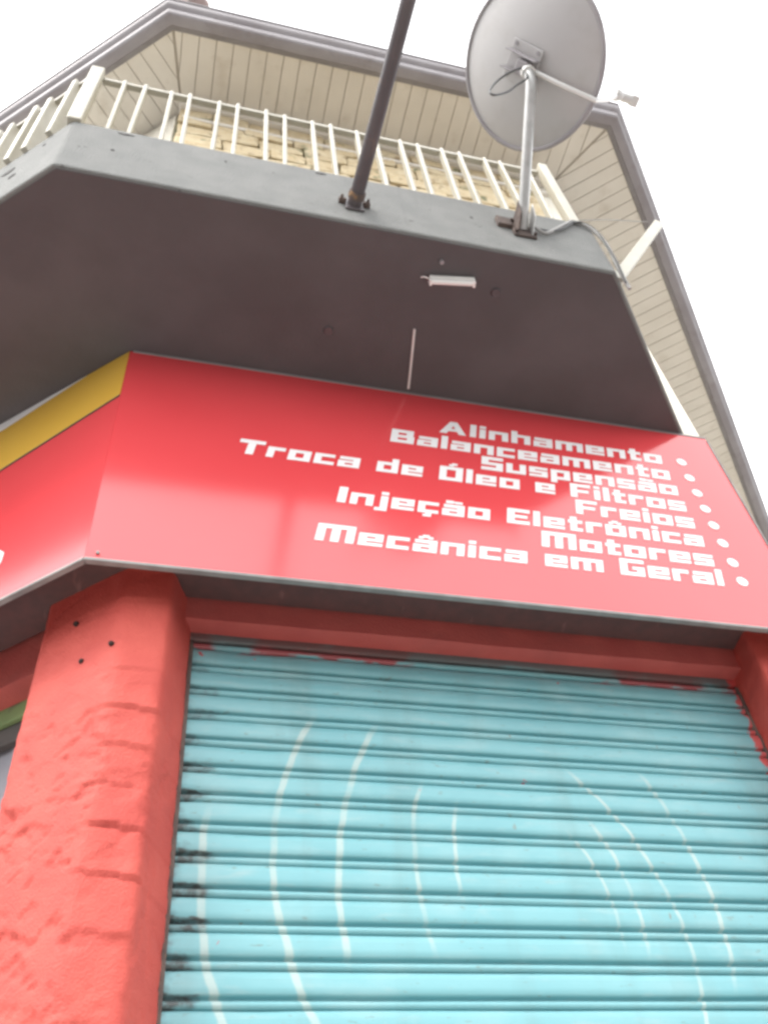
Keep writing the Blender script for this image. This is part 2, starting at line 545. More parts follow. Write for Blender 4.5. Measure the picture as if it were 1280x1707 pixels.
# small drilled holes and plugs in the left pier
for px, py, pz, r in ((-0.221, 2.209, 3.392, .008), (-0.142, 2.136, 3.407, .008), (-0.262, 2.245, 3.565, .009)):
    c = Vector((px, py, pz)) - NL3 * 0.0005
    MB().tube([c - NL3 * .004, c, c + NL3 * .03], [r * .8, r, r], 10).build('plug_hole', hole_dark, bld)


def slab_grid(name, a, b, z0, z1, nrm, depth, m, parent, amp=.004, step=.03):
    """upright plastered face from plan point a to b with mild unevenness, closed behind and below"""
    a, b = Vector((*a, 0)), Vector((*b, 0))
    L = (b - a).length
    nx, nz_ = max(2, int(L / step)), max(2, int((z1 - z0) / step))
    nrm = Vector((*nrm, 0))
    vs_, fs_ = [], []
    for j in range(nz_ + 1):
        for i in range(nx + 1):
            p = a.lerp(b, i / nx) + UP * (z0 + (z1 - z0) * j / nz_)
            d = noise.noise(p * 5) * amp + noise.noise(p * 19) * amp * .4
            vs_.append(p + nrm * d)
    for j in range(nz_):
        for i in range(nx):
            k = j * (nx + 1) + i
            fs_.append((k, k + 1, k + nx + 2, k + nx + 1))
    base = len(vs_)                                       # underside and back
    for i in range(nx + 1):
        vs_.append(vs_[i] - nrm * depth)
    for i in range(nx):
        fs_.append((i, base + i, base + i + 1, i + 1))
    o2 = len(vs_)
    vs_ += [a - nrm * depth + UP * z0, b - nrm * depth + UP * z0, b - nrm * depth + UP * z1, a - nrm * depth + UP * z1]
    fs_.append((o2, o2 + 3, o2 + 2, o2 + 1))
    mb = MB().add(vs_, fs_)
    return mb.build(name, m, parent, smooth=True)


slab_grid('lintel', (0.02, LINT_Y), (2.10, LINT_Y), 3.636, 3.80, (0, -1), .10, lifted_red, bld)
pl_far = V2(WL, TL, 3.2)
slab_grid('lintel', V2(pl_edge, TL, -.012, NL, .11), V2(pl_far, TL, 0, NL, .11), 3.575, 3.80, (-NL[0], -NL[1]), .20, lifted_red, bld)
# core of the ground floor behind the shop fronts, so that nothing is seen through
core = [V2(WL, TL, 8.0, NL, .45), V2(WL, TL, 0.3, NL, .45), (0.2, WY + .50), (2.0, WY + .50), V2(WR, TR, .2, NR, .35), V2(WR, TR, 12, NR, .35)]
MB().prism(core, 0.0, Z_SOF - .02).build('inner_wall', dark_metal, bld)
up_wall = [V2(WL, TL, 8.0, NL, .16), V2(WL, TL, 0.05, NL, .16), (0.1, WY + .16), (2.15, WY + .16), V2(WR, TR, .1, NR, .1), V2(WR, TR, 12, NR, .1)]
MB().prism(up_wall, 3.80, Z_SOF - .012).build('wall_above_lintel', red_plaster, bld)
MB().prism([pl_far, V2(pl_far, TL, 5), V2(pl_far, TL, 5, NL, .4), V2(pl_far, (0, 0), 0, NL, .4)], 0, 3.8).build('pillar', red_plaster, bld)['label'] = 'far red pier of the left face'

# balcony slab
SL, SR = (-0.545, 1.32), (1.530, 1.32)
slab_poly = [V2(SL, TL, 8), SL, SR, V2(SR, TR, 12)]
MB().prism(slab_poly, Z_SOF, Z_TOP).build('balcony_slab', concrete, bld, bevel=.010)
e = .006
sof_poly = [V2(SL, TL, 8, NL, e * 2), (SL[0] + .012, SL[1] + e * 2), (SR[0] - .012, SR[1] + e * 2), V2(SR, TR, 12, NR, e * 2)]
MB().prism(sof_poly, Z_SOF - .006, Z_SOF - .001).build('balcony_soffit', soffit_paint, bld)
# upper floor wall with stones on the front
UL, UR, UY = (-0.285, 2.17), (2.330, 2.17), 2.17
TW, NW, TH0 = TR, NR, .008
uw = MB().prism([V2(UL, TL, 8), UL, UR, V2(UR, TW, 12)], Z_TOP + .002, Z_EAVE - .03).build('upper_wall', joint_mat, bld)
MB().prism([V2(UR, TW, .03, NW, -.015), V2(UR, TW, 12, NW, -.015), V2(UR, TW, 12, NW, -.001), V2(UR, TW, .03, NW, -.001)], Z_TOP + .003,
           Z_EAVE - .03).build('side_wall_plaster', cream_wall, bld)
MB().prism([(2.20, UY - .03), (2.388, UY - .03), V2((2.388, UY - .03), TR, .16), V2((2.20, UY - .03), TR, .16)], 3.80, Z_EAVE - TH0).build(
    'corner_pilaster', cream_wall, bld, bevel=.006)
MB().prism([V2(UL, TL, .03, NL, -.015), V2(UL, TL, 8, NL, -.015), V2(UL, TL, 8, NL, -.001), V2(UL, TL, .03, NL, -.001)], Z_TOP + .003,
           Z_EAVE - .03).build('side_wall_plaster', cream_wall, bld)
stone_meshes = []
for k in range(7):
    rnd = random.Random(k)
    bm = bmesh.new()
    bmesh.ops.create_cube(bm, size=1)
    for v in bm.verts:
        v.co = Vector((v.co.x * .96 + rnd.uniform(-.03, .03), v.co.y + rnd.uniform(-.18, .18), v.co.z * .92 + rnd.uniform(-.07, .07)))
    bmesh.ops.bevel(bm, geom=list(bm.edges), offset=.06, segments=1, affect='EDGES')
    me = bpy.data.meshes.new('stone')
    bm.to_mesh(me)
    bm.free()
    me.materials.append(stone_mat)
    stone_meshes.append(me)
z = Z_TOP + .01
while z < Z_EAVE - .10:
    hh = random.uniform(.13, .19)
    if z + hh > Z_EAVE - .06:
        hh = Z_EAVE - .06 - z
    x = UL[0] - .01
    while x < 2.17:
        ww = min(random.uniform(.20, .36), 2.205 - x)
        o = link('stone', random.choice(stone_meshes), uw)
        o.location = (x + ww / 2, UY - .012, z + hh / 2)
        o.scale = (ww, .075, hh)
        x += ww
    z += hh

# eave soffit of narrow boards, mitred at the hips
EL, ER, EY = (-0.385, 1.674), (2.605, 1.674), 1.674
LEN_L, LEN_R = 5.0, 12.0
es = MB().prism([V2(EL, TL, LEN_L), EL, ER, V2(ER, TR, LEN_R)], Z_EAVE + .006, Z_EAVE + .03).build('eave_soffit', board_gap, bld)
hipL = Vector((UL[0] - EL[0], UL[1] - EL[1])).normalized()
hipR = Vector((UR[0] - ER[0], UR[1] - ER[1])).normalized()
BW, GAP, TH = 0.108, 0.0045, 0.0035


def board(poly):
    if len(poly) >= 3:
        mb = MB().prism(poly, Z_EAVE - TH, Z_EAVE + .004)
        dz = random.uniform(-.0012, .0012)
        mb.v = [(x, y, zz + dz) for x, y, zz in mb.v]
        mb.build('board', board_paint, es, bevel=.0012, segs=1)


x = EL[0] - .05
while x < ER[0] + .02:
    poly = [(x + GAP / 2, EY), (x + BW - GAP / 2, EY), (x + BW - GAP / 2, UY + .05), (x + GAP / 2, UY + .05)]
    poly = clip(poly, V2(EL, hipL, 0, (hipL[1], -hipL[0]), .008), (hipL[1], -hipL[0]))
    poly = clip(poly, V2(ER, hipR, 0, (-hipR[1], hipR[0]), .008), (-hipR[1], hipR[0])) if len(poly) > 2 else []
    board(poly)
    x += BW
for E0, T, N, hip, U0, LEN, sgn in ((EL, TL, NL, hipL, UL, LEN_L, -1), (ER, TR, NR, hipR, UR, LEN_R, 1)):
    dep = (U0[0] - E0[0]) * N[0] + (U0[1] - E0[1]) * N[1] + .05
    s = -0.6
    while s < LEN:
        poly = [V2(E0, T, s + GAP / 2), V2(E0, T, s + BW - GAP / 2), V2(E0, T, s + BW - GAP / 2, N, dep), V2(E0, T, s + GAP / 2, N, dep)]
        hn = (-hip[1], hip[0]) if sgn < 0 else (hip[1], -hip[0])
        board(clip(poly, V2(E0, hip, 0, hn, .008), hn))
        s += BW
# wooden cornice under the boards against the stone wall
MB().box((UL[0] - .02, UY - .085, Z_EAVE - .075), (UR[0] + .02, UY - .003, Z_EAVE - TH - .002)).build('cornice', board_paint, bld, bevel=.012)
MB().box((UL[0], UY - .06, Z_EAVE - .25), (UR[0], UY - .003, Z_EAVE - .205)).build('cornice', board_paint, bld, bevel=.010)


def eave_run(name, prof, m, smooth=False):
    """sweep a profile (outward distance, height) round the three eave edges"""
    o = MB()
    def mitre(P, na, nb):
        d = Vector((na[0] + nb[0], na[1] + nb[1]))
        return d / (1 + na[0] * nb[0] + na[1] * nb[1])
    nl, nf, nr = (-NL[0], -NL[1]), (0, -1), (-NR[0], -NR[1])
    st = [(V2(EL, TL, LEN_L + .5), Vector(nl)), (EL, mitre(EL, nl, nf)), (ER, mitre(ER, nf, nr)), (V2(ER, TR, LEN_R + .5), Vector(nr))]
    n = len(prof)
    vs_ = [(p[0] + m_.x * u, p[1] + m_.y * u, zz) for p, m_ in st for u, zz in prof]
    fs_ = [(i * n + k, (i + 1) * n + k, (i + 1) * n + (k + 1) % n, i * n + (k + 1) % n) for i in range(3) for k in range(n)]
    fs_ += [tuple(range(n)), tuple(range(3 * n, 4 * n))[::-1]]
    return o.add(vs_, fs_).build(name, m, bld, smooth=smooth)


eave_run('fascia_board', [(.001, Z_EAVE - .02), (.030, Z_EAVE - .02), (.030, Z_EAVE + .16), (.001, Z_EAVE + .16)], gutter_paint)
gp = [(.032, Z_EAVE - .024), (.085, Z_EAVE - .020), (.100, Z_EAVE - .010), (.106, Z_EAVE + .005), (.108, Z_EAVE + .045), (.128, Z_EAVE + .060),
      (.138, Z_EAVE + .075), (.140, Z_EAVE + .112), (.150, Z_EAVE + .116), (.150, Z_EAVE + .126), (.132, Z_EAVE + .126), (.128, Z_EAVE + .085),
      (.098, Z_EAVE + .060), (.092, Z_EAVE + .010), (.032, Z_EAVE + .004)]
eave_run('gutter', gp, gutter_light, True)

# tiled roof: pitched planes with one visible row of eave tiles
apex_y = 6.0
roof = MB()
zr = Z_EAVE + .17
OL, OR_ = V2(EL, (-.25, -.62), .10), V2(ER, (.25, -.62), .10)
FL, FR = V2(OL, TL, LEN_L), V2(OR_, TR, LEN_R)
AP = (1.3, 7.2)
top = zr + 1.7
roof.add([(*FL, zr), (*OL, zr), (*OR_, zr), (*FR, zr), (*AP, top), (*FL, zr + .03), (*OL, zr + .03), (*OR_, zr + .03), (*FR, zr + .03), (*AP, top + .03)],
         [(0, 1, 4), (1, 2, 4), (2, 3, 4), (5, 9, 6), (6, 9, 7), (7, 9, 8), (0, 5, 6, 1), (1, 6, 7, 2), (2, 7, 8, 3)])
rf_o = roof.build('roof', tile_clay, bld)
tile_v, tile_f, ns = [], [], 8
for j, yy in enumerate((0.0, 0.42)):
    for rr in (.085, .070):
        for k in range(ns + 1):
            a = math.pi * k / ns
            tile_v.append((math.cos(a) * rr * (1 - .12 * j), yy, math.sin(a) * rr * .62 + yy * .30))
q = ns + 1
for k in range(ns):
    tile_f += [(k, k + 1, 2 * q + k + 1, 2 * q + k), (q + k, 3 * q + k, 3 * q + k + 1, q + k + 1), (k, q + k, q + k + 1, k + 1),
               (2 * q + k, 2 * q + k + 1, 3 * q + k + 1, 3 * q + k)]
tile_me = MB().add(tile_v, tile_f).mesh('roof_tile', tile_clay, smooth=True)
for P, T, N, LEN in ((OL, (1, 0), (0, 1), OR_[0] - OL[0]), (OL, TL, NL, LEN_L), (OR_, TR, NR, LEN_R)):
    s = .09
    while s < LEN:
        o = link('roof_tile', tile_me, rf_o)
        p = V2(P, T, s, N, -.035 + random.uniform(-.012, .012))
        o.location = (p[0], p[1], zr + .005 + random.uniform(-.006, .006))
        o.rotation_euler = (0, 0, math.atan2(-N[0], N[1]) + random.uniform(-.03, .03))
        s += .185
# rounded hip cap over the left corner
hc = [(OL[0] + .02 + (AP[0] - OL[0]) * t, OL[1] - .05 + (AP[1] - OL[1]) * t, zr + .05 + 1.7 * t) for t in (0, .02, .06, .5, 1)]
MB().tube(hc, [.07, .10, .10, .10, .10], 12).build('hip_cap', tile_clay, rf_o, smooth=True)

MB().tube([(-.30, 1.80, zr + .16), (-.265, 1.60, zr + .075), (-.255, 1.535, zr + .045), (-.252, 1.515, zr + .03)], [.085, .080, .070, .04], 14).build(
    'ridge_cap', tile_clay, rf_o, smooth=True)

# broken paint on the slab edge
chip_mat = mat('chipped_concrete', (0.06, 0.055, 0.055), (0.12, 0.115, 0.11), 60, 0.95, 0.4, 120)


def chip(c, t, wdt, hgt, sd):
    rnd = random.Random(sd)
    c, t = Vector(c), Vector(t)
    nr = t.cross(UP)
    n = 11
    ring = [c + t * (math.cos(2 * math.pi * k / n) * wdt * rnd.uniform(.6, 1.1)) + UP * (math.sin(2 * math.pi * k / n) * hgt * rnd.uniform(.5, 1.1)) for k in range(n)]
    mb = MB().add([p + nr * .0022 for p in ring] + [p - nr * .004 for p in ring],
                  [tuple(range(n)), tuple(range(n, 2 * n))[::-1]] + [(k, (k + 1) % n, n + (k + 1) % n, n + k) for k in range(n)])
    mb.build('paint_chip', chip_mat, bld)


for (cx, cz, a, b_), sd in zip(((-.352, 5.168, .030, .007), (-.378, 4.995, .008, .007), (.385, 5.170, .022, .008), (.985, 5.03, .007, .007), (.02, 5.10, .006, .005)), range(5)):
    chip((cx, 1.32, cz), (1, 0, 0), a, b_, sd)
for s_, cz, a, b_ in ((.275, 5.06, .035, .022), (.235, 4.97, .020, .018), (.12, 5.12, .010, .006)):
    chip((*V2(SL, TL, s_), cz), (-TL[0], -TL[1], 0), a, b_, int(s_ * 100))

# ------------------------------------------------------------------ left shop front opening
dr = empty('left_shop_door', 'grey steel shop door with dull green header, behind the red pier', 'door', (*V2(pl_edge, TL, 1.2, NL, .14), 0))


def lbox(name, s0, s1, k0, k1, z0, z1, m, parent, bevel=.003):
    P = [V2(WL, TL, s, NL, k) for s, k in ((s0, k0), (s1, k0), (s1, k1), (s0, k1))]
    return MB().prism(P, z0, z1).build(name, m, parent, bevel=bevel)


lbox('header_panel', .30, 3.19, .20, .22, 3.508, 3.74, green_paint, dr)
lbox('header_gap_dark', .30, 3.19, .222, .25, 3.44, 3.54, dark_metal, dr)  # dark-coloured strip standing in for the dark gap under the green header
for k in range(26):
    s0 = .31 + k * .111
    lbox('door_panel', s0, s0 + .107, .255 + .006 * (k % 2), .28, 0.01, 3.50, grey_door, dr)

# ------------------------------------------------------------------ shop sign
sg = empty('shop_sign', 'large glossy red shop sign listing car workshop services in white letters, under the balcony', 'sign', (1.0, 2.05, 3.61))
GL, GR, GZ0, GZ1, GT = (-0.250, 2.0), (2.255, 2.0), 3.612, 4.765, .004


def strip(name, p, q, nrm, depth, z0, z1, m, bevel=0.0, zz=None):
    """upright panel from plan point p to q, its outer face on the line, thickness inwards"""
    P = [p, q, V2(q, nrm, depth), V2(p, nrm, depth)]
    mb = MB().prism(P, z0, z1)
    return mb.build(name, m, sg, bevel=bevel)


strip('front_panel', GL, GR, (0, 1), GT, GZ0, GZ1, red_sign)
GLF, GRF = V2(GL, TL, 5.0), V2(GR, TR, 3.0)
strip('left_panel', V2(GL, TL, .001), GLF, NL, GT, GZ0, GZ1, red_sign)
strip('right_panel', V2(GR, TR, .001), GRF, NR, GT, GZ0, GZ1, red_sign)
MB().prism([V2(GLF, NL, .006), V2(GL, (.2, 1), .007), V2(GR, (-.3, 1), .007), V2(GRF, NR, .006), V2(GRF, NR, .115), (GR[0] - .05, 2.240),
            (GL[0] + .12, 2.240), V2(GLF, NL, .27)], GZ0 + .105, GZ1 - .006).build('sign_box', box_under, sg)
# aluminium edge along the bottom and the top
for nm, p, q, nrm in (('edge_trim', GL, GR, (0, 1)), ('edge_trim', GLF, GL, NL), ('edge_trim', GR, GRF, NR)):
    P = [V2(p, nrm, -.005), V2(q, nrm, -.005), V2(q, nrm, .016), V2(p, nrm, .016)]
    MB().prism(P, GZ0 - .014, GZ0 - .001).build(nm, alu, sg, bevel=.002, segs=1)
P = [(GL[0] + .01, 1.997), (GR[0] + .004, 1.997), (GR[0] + .004, 2.02), (GL[0] + .01, 2.02)]
MB().prism(P, GZ1 - .006, GZ1 + .006).build('edge_trim', gutter_paint, sg, bevel=.002, segs=1)
MB().box((GR[0] - .002, 1.995, GZ0), (GR[0] + .006, 2.02, GZ1 - .02)).build('edge_trim', alu, sg, bevel=.002, segs=1)


def lpanel(name, pts, m, off):
    """flat vinyl shape on the left face of the sign: (distance along, height)"""
    vs_ = [Vector((*V2(GL, TL, s, NL, -off), zz)) for s, zz in pts]
    n = len(vs_)
    mb = MB().add(vs_ + [v + NL3 * (off - .0006) for v in vs_],
                  [tuple(range(n)), tuple(range(n, 2 * n))[::-1]] + [(i, n + i, n + (i + 1) % n, (i + 1) % n) for i in range(n)])
    return mb.build(name, m, sg)


lpanel('yellow_band', [(.004, 4.468), (.56, 4.392), (5.0, 4.392), (5.0, 4.700), (.62, 4.700), (.20, 4.763), (.004, 4.763)], yellow_sign, .0025)
lpanel('white_band', [(.21, 4.7625), (.62, 4.702), (5.0, 4.702), (5.0, 4.763)], white_sign, .0024)
lpanel('dark_band', [(.004, 4.458), (.56, 4.382), (5.0, 4.382), (5.0, 4.3915), (.56, 4.3915), (.004, 4.4675)], dark_line, .0024)
lpanel('letter', [(.375, 3.80), (.40, 3.775), (.62, 3.775), (.62, 3.87), (.40, 3.87), (.375, 3.845)], white_sign, .0024)
MB().tube([(-.215, 1.999, 3.632), (-.215, 1.9935, 3.632)], .006, 10).build('rivet', alu, sg)

# --- block lettering drawn as rectangles, (x0, y0, x1, y1), cap height 7, x-height 5
v, h = 2.0, 1.25
G = {
    'a': (7, [(0.4, 3.75, 7, 5), (5, 0, 7, 5), (0, 0, 7, 1.0), (0, 0, 2, 3), (0, 2.05, 7, 3)]),
    'b': (7, [(0, 0, v, 7), (0, 0, 7, h), (0, 3.75, 7, 5), (5, 0, 7, 5)]),
    'c': (6.4, [(0, 0, v, 5), (0, 0, 6.4, h), (0, 3.75, 6.4, 5)]),
    'd': (7, [(5, 0, 7, 7), (0, 0, 7, h), (0, 3.75, 7, 5), (0, 0, v, 5)]),
    'e': (7, [(0, 0, v, 5), (0, 0, 7, 1.1), (0, 1.9, 7, 2.9), (0, 3.85, 7, 5), (5, 1.9, 7, 5)]),
    'h': (7, [(0, 0, v, 7), (0, 3.75, 7, 5), (5, 0, 7, 5)]),
    'i': (2, [(0, 0, v, 5), (0, 5.8, v, 7)]),
    'j': (3, [(1, -1.6, 3, 5), (1, 5.8, 3, 7), (-.6, -1.6, 1, -.5)]),
    'l': (2, [(0, 0, v, 7)]),
    'm': (10.4, [(0, 0, v, 5), (0, 3.75, 10.4, 5), (4.2, 0, 6.2, 5), (8.4, 0, 10.4, 5)]),
    'n': (7, [(0, 0, v, 5), (0, 3.75, 7, 5), (5, 0, 7, 5)]),
    'o': (7, [(0, 0, v, 5), (5, 0, 7, 5), (0, 0, 7, h), (0, 3.75, 7, 5)]),
    'p': (7, [(0, -1.8, v, 5), (5, 0, 7, 5), (0, 0, 7, h), (0, 3.75, 7, 5)]),
    'r': (5.4, [(0, 0, v, 5), (0, 3.6, 5.4, 5)]),
    's': (6.6, [(0, 0, 6.6, 1.1), (4.7, 0, 6.6, 3), (0, 1.95, 6.6, 3.05), (0, 2, 1.9, 5), (0, 3.9, 6.6, 5)]),
    't': (4.8, [(.8, 0, 2.8, 6.6), (0, 3.75, 4.8, 5), (.8, 0, 4.8, h)]),
    'u': (7, [(0, 0, v, 5), (0, 0, 7, h), (5, 0, 7, 5)]),
    'B': (8, [(0, 0, 2.2, 7), (0, 0, 8, 1.4), (0, 2.9, 7.6, 4.1), (0, 5.6, 7.6, 7), (5.4, 3.5, 7.6, 7), (5.8, 0, 8, 3.6)]),
    'E': (7.4, [(0, 0, 2.2, 7), (0, 0, 7.4, 1.4), (0, 2.9, 6.6, 4.1), (0, 5.6, 7.4, 7)]),
    'F': (7.4, [(0, 0, 2.2, 7), (0, 2.6, 6.6, 3.9), (0, 5.6, 7.4, 7)]),
    'G': (8, [(0, 0, 2.2, 7), (0, 0, 8, 1.4), (0, 5.6, 8, 7), (5.8, 0, 8, 3.8), (4.2, 2.7, 8, 3.8)]),
    'I': (2.4, [(0, 0, 2.4, 7)]),
    'M': (11, [(0, 0, 2.2, 7), (.0, 5.5, 11, 7), (4.4, 0, 6.6, 7), (8.8, 0, 11, 7)]),
    'O': (8, [(0, 0, 2.2, 7), (5.8, 0, 8, 7), (0, 0, 8, 1.4), (0, 5.6, 8, 7)]),
    'S': (7.6, [(0, 0, 7.6, 1.4), (5.4, 0, 7.6, 4), (0, 2.8, 7.6, 4.1), (0, 3, 2.2, 7), (0, 5.6, 7.6, 7)]),
    'T': (8, [(0, 5.5, 8, 7), (2.9, 0, 5.1, 7)]),
}
G['ã'] = (7, G['a'][1] + [(1, 5.7, 3.2, 6.9), (3.2, 6.0, 4.2, 6.6), (4.2, 5.7, 6.2, 6.6)])
G['â'] = (7, G['a'][1] + [(1.4, 5.6, 2.6, 6.4), (2.6, 6.1, 4.4, 7.1), (4.4, 5.6, 5.6, 6.4)])
G['ô'] = (7, G['o'][1] + [(1.4, 5.6, 2.6, 6.4), (2.6, 6.1, 4.4, 7.1), (4.4, 5.6, 5.6, 6.4)])
G['ç'] = (6.4, G['c'][1] + [(2.6, -.9, 4.2, 0), (1.8, -1.7, 4.2, -.9)])
G['Ó'] = (8, G['O'][1] + [(3.2, 7.5, 4.6, 8.3), (4.2, 8.1, 5.8, 9.0)])


def glyph_mesh(ch, sx, sz, skew=0.22, t=.0022):
    """one letter as a thin raised vinyl shape in the sign plane, origin at its lower left"""
    mb = MB()
    if ch == 'A':
        pols = [[(0, 0), (2.6, 0), (3.4, 1.5), (6.4, 1.5), (7.2, 0), (9.8, 0), (6.2, 7), (3.6, 7)]]
        hole = [(4.1, 2.9), (5.7, 2.9), (4.9, 4.8)]
        o = pols[0]
        quads = [[o[0], o[1], o[2], hole[0], o[7]], [o[7], hole[0], hole[2], o[6]], [o[6], hole[2], hole[1], o[5]][0:3] + [o[5]],
                 [o[5], hole[1], o[3], o[4]], [o[2], o[3], hole[1], hole[0]]]
        quads[2] = [o[6], hole[2], hole[1], o[5]]
        cells = quads
        edges = [(o[i], o[(i + 1) % 8]) for i in range(8)] + [(hole[i], hole[(i + 1) % 3]) for i in range(3)]
    else:
        rs = [(r[0] - .12, r[1] - .08, r[2] + .22, r[3] + .08) for r in G[ch][1]]
        xs = sorted({r[0] for r in rs} | {r[2] for r in rs})
        ys = sorted({r[1] for r in rs} | {r[3] for r in rs})
        on = {}
        for i in range(len(xs) - 1):
            for j in range(len(ys) - 1):
                cx, cy = (xs[i] + xs[i + 1]) / 2, (ys[j] + ys[j + 1]) / 2
                on[i, j] = any(r[0] < cx < r[2] and r[1] < cy < r[3] for r in rs)
        cells, edges = [], []
        for (i, j), ok in on.items():
            if not ok:
                continue
            a, b, c, d = (xs[i], ys[j]), (xs[i + 1], ys[j]), (xs[i + 1], ys[j + 1]), (xs[i], ys[j + 1])
            cells.append([a, b, c, d])
            for (di, dj), ed in (((0, -1), (a, b)), ((1, 0), (b, c)), ((0, 1), (c, d)), ((-1, 0), (d, a))):
                if not on.get((i + di, j + dj)):
                    edges.append(ed)
    P = lambda q, y: ((q[0] + q[1] * skew) * sx, y, q[1] * sz)
    for c in cells:
        mb.add([P(q, -t) for q in c], [tuple(range(len(c)))])
    for a, b in edges:
        mb.add([P(a, -t), P(a, -.0004), P(b, -.0004), P(b, -t)], [(0, 1, 2, 3)])
    me = bpy.data.meshes.new('letter')
    me.from_pydata(mb.v, [], mb.f)
    bm = bmesh.new()
    bm.from_mesh(me)
    bmesh.ops.remove_doubles(bm, verts=bm.verts, dist=1e-5)
    bmesh.ops.recalc_face_normals(bm, faces=bm.faces)
    bm.to_mesh(me)
    bm.free()
    me.materials.append(white_sign)
    return me


TEXT = [('Alinhamento', 0.972, 4.515), ('Balanceamento', 0.760, 4.408), ('Suspensão', 1.113, 4.309), ('Troca de Óleo e Filtros', 0.176, 4.210),
        ('Freios', 1.456, 4.110), ('Injeção Eletrônica', 0.530, 4.007), ('Motores', 1.268, 3.900), ('Mecânica em Geral', 0.446, 3.800)]
TRACK, SPACE, UNIT = 1.55, 4.6, 0.083 / 7
for txt, x0, zb in TEXT:
    x1 = 1.966
    adv = sum(SPACE if c == ' ' else (9.8 if c == 'A' else G[c][0]) + TRACK for c in txt) - TRACK + 1.1
    sx = (x1 - x0) / adv
    x = x0
    for c in txt:
        if c != ' ':
            o = link('letter', glyph_mesh(c, sx, UNIT), sg)
            o.location = (x, 2.0, zb)
        x += sx * (SPACE if c == ' ' else (9.8 if c == 'A' else G[c][0]) + TRACK)
    cx = 2.058 - (4.52 - zb) * .02
    n = 20
    mb = MB()
    ring = [(cx + math.cos(2 * math.pi * k / n) * .0225, zb + .034 + math.sin(2 * math.pi * k / n) * .0225) for k in range(n)]
    mb.add([(a, 1.9978, c) for a, c in ring] + [(a, 1.9996, c) for a, c in ring],
           [tuple(range(n)), tuple(range(n, 2 * n))[::-1]] + [(k, (k + 1) % n, n + (k + 1) % n, n + k) for k in range(n)])
    mb.build('bullet_dot', white_sign, sg)

# ------------------------------------------------------------------ roller shutter
sh = empty('roller_shutter', 'closed light blue roller shutter with thin white painted arcs, between red piers', 'shutter', (1.05, SHUT_Y, 0))
shutter_mat = shutter_material()
prof = [(.0000, .0070), (.0030, -.0060), (.0080, -.0100), (.0140, -.0105), (.0180, -.0080), (.0205, .0000), (.0222, .0100), (.0288, .0105),
        (.0310, .0030), (.0328, -.0065), (.0365, -.0098), (.0530, -.0112), (.0690, -.0112), (.0830, -.0098), (.0888, -.0050), (.0912, .0070)]
# (height in the slat, depth: negative = towards the street)
nx = 24
vs_, fs_ = [], []
for i in range(nx + 1):
    xx = .085 + (2.105 - .085) * i / nx
    for zz, yy in prof:
        vs_.append((xx, yy, zz))
n = len(prof)
for i in range(nx):
    for k in range(n - 1):
        a = i * n + k
        fs_.append((a, a + n, a + n + 1, a + 1))
slat_mes = []
for vno in range(6):
    sv = []
    for (xx, yy, zz) in vs_:
        q = Vector((xx * 3.0, vno * 7.7, zz * 14.0))
        dent = -min(0.0, noise.noise(Vector((xx * 5.0, vno * 3.1 + 50, zz * 9.0))) + .25)
        sv.append((xx, yy + .0016 * noise.noise(q) + .010 * dent, zz + .0007 * noise.noise(Vector((xx * 2.2, vno * 5.0, 1.0)))))
    slat_me = bpy.data.meshes.new('slat')
    slat_me.from_pydata(sv, [], fs_)
    slat_me.polygons.foreach_set('use_smooth', [True] * len(slat_me.polygons))
    slat_me.materials.append(shutter_mat)
    slat_mes.append(slat_me)
i0 = -int((SHUT_Z0 - .03) / SLAT_P)
for i in range(i0, 8):
    o = link('slat', random.choice(slat_mes), sh)
    o.location = (0, SHUT_Y + random.uniform(-.0012, .0012), SHUT_Z0 + i * SLAT_P)
    o.rotation_euler = (random.uniform(-.022, .022), random.uniform(-.0006, .0006), random.uniform(-.001, .001))
MB().box((.08, SHUT_Y + .018, 0.0), (2.10, SHUT_Y + .03, 3.62)).build('backing', dark_metal, sh)
for xx in (.088, 2.084):
    MB().box((xx, SHUT_Y - .016, 0.0), (xx + .014, SHUT_Y + .005, 3.60)).build('guide_rail', rust, sh, bevel=.002, segs=1)
MB().box((.08, SHUT_Y - .02, 0.0), (2.03, SHUT_Y + .01, .05)).build('bottom_bar', dark_metal, sh, bevel=.004)

# ------------------------------------------------------------------ balcony railing
rl = empty('balcony_railing', 'low cream metal railing with thin paired bars on the balcony edge', 'railing', (.45, 1.33, Z_TOP))
RY, RZ = 1.345, 5.80
xs = [-.417, -.337, -.226, -.151, -.032, .045, .167, .245, .368, .446, .562, .644, .759, .837, .950, 1.033, 1.152, 1.227, 1.349]
kx = RY / 1.31
bar = MB().obox((0, 0, 0), (1, 0, 0), (0, 1, 0), (0, 0, 1), .0078, .017, .5).mesh('baluster', white_rail, bevel=.003, segs=1)
HB = RZ + .015 - Z_TOP
for xb in xs:
    o = link('baluster', bar, rl)
    o.location = (xb * kx, RY + random.uniform(-.003, .003), Z_TOP + HB / 2 - .004)
    o.scale = (1, 1, HB)
    o.rotation_euler = (random.uniform(-.008, .008), random.uniform(-.012, .012), random.uniform(-.06, .06))
CP = (-.545, RY - .012)
for px, wd in ((CP[0], .026), (1.432 * kx, .021)):
    MB().box((px - wd, RY - wd - .012, Z_TOP - .004), (px + wd, RY + wd - .012, RZ + .045)).build('post', white_rail, rl, bevel=.005)
MB().box((CP[0] + .027, RY - .006, RZ - .006), (1.432 * kx - .022, RY + .02, RZ + .020)).build('top_rail', white_rail, rl, bevel=.004)
lm = MB().obox((0, 0, 0), (1, 0, 0), (0, 1, 0), (0, 0, 1), .012, .030, .5).mesh('baluster', white_rail, bevel=.003, segs=1)
s = .10
k = 0
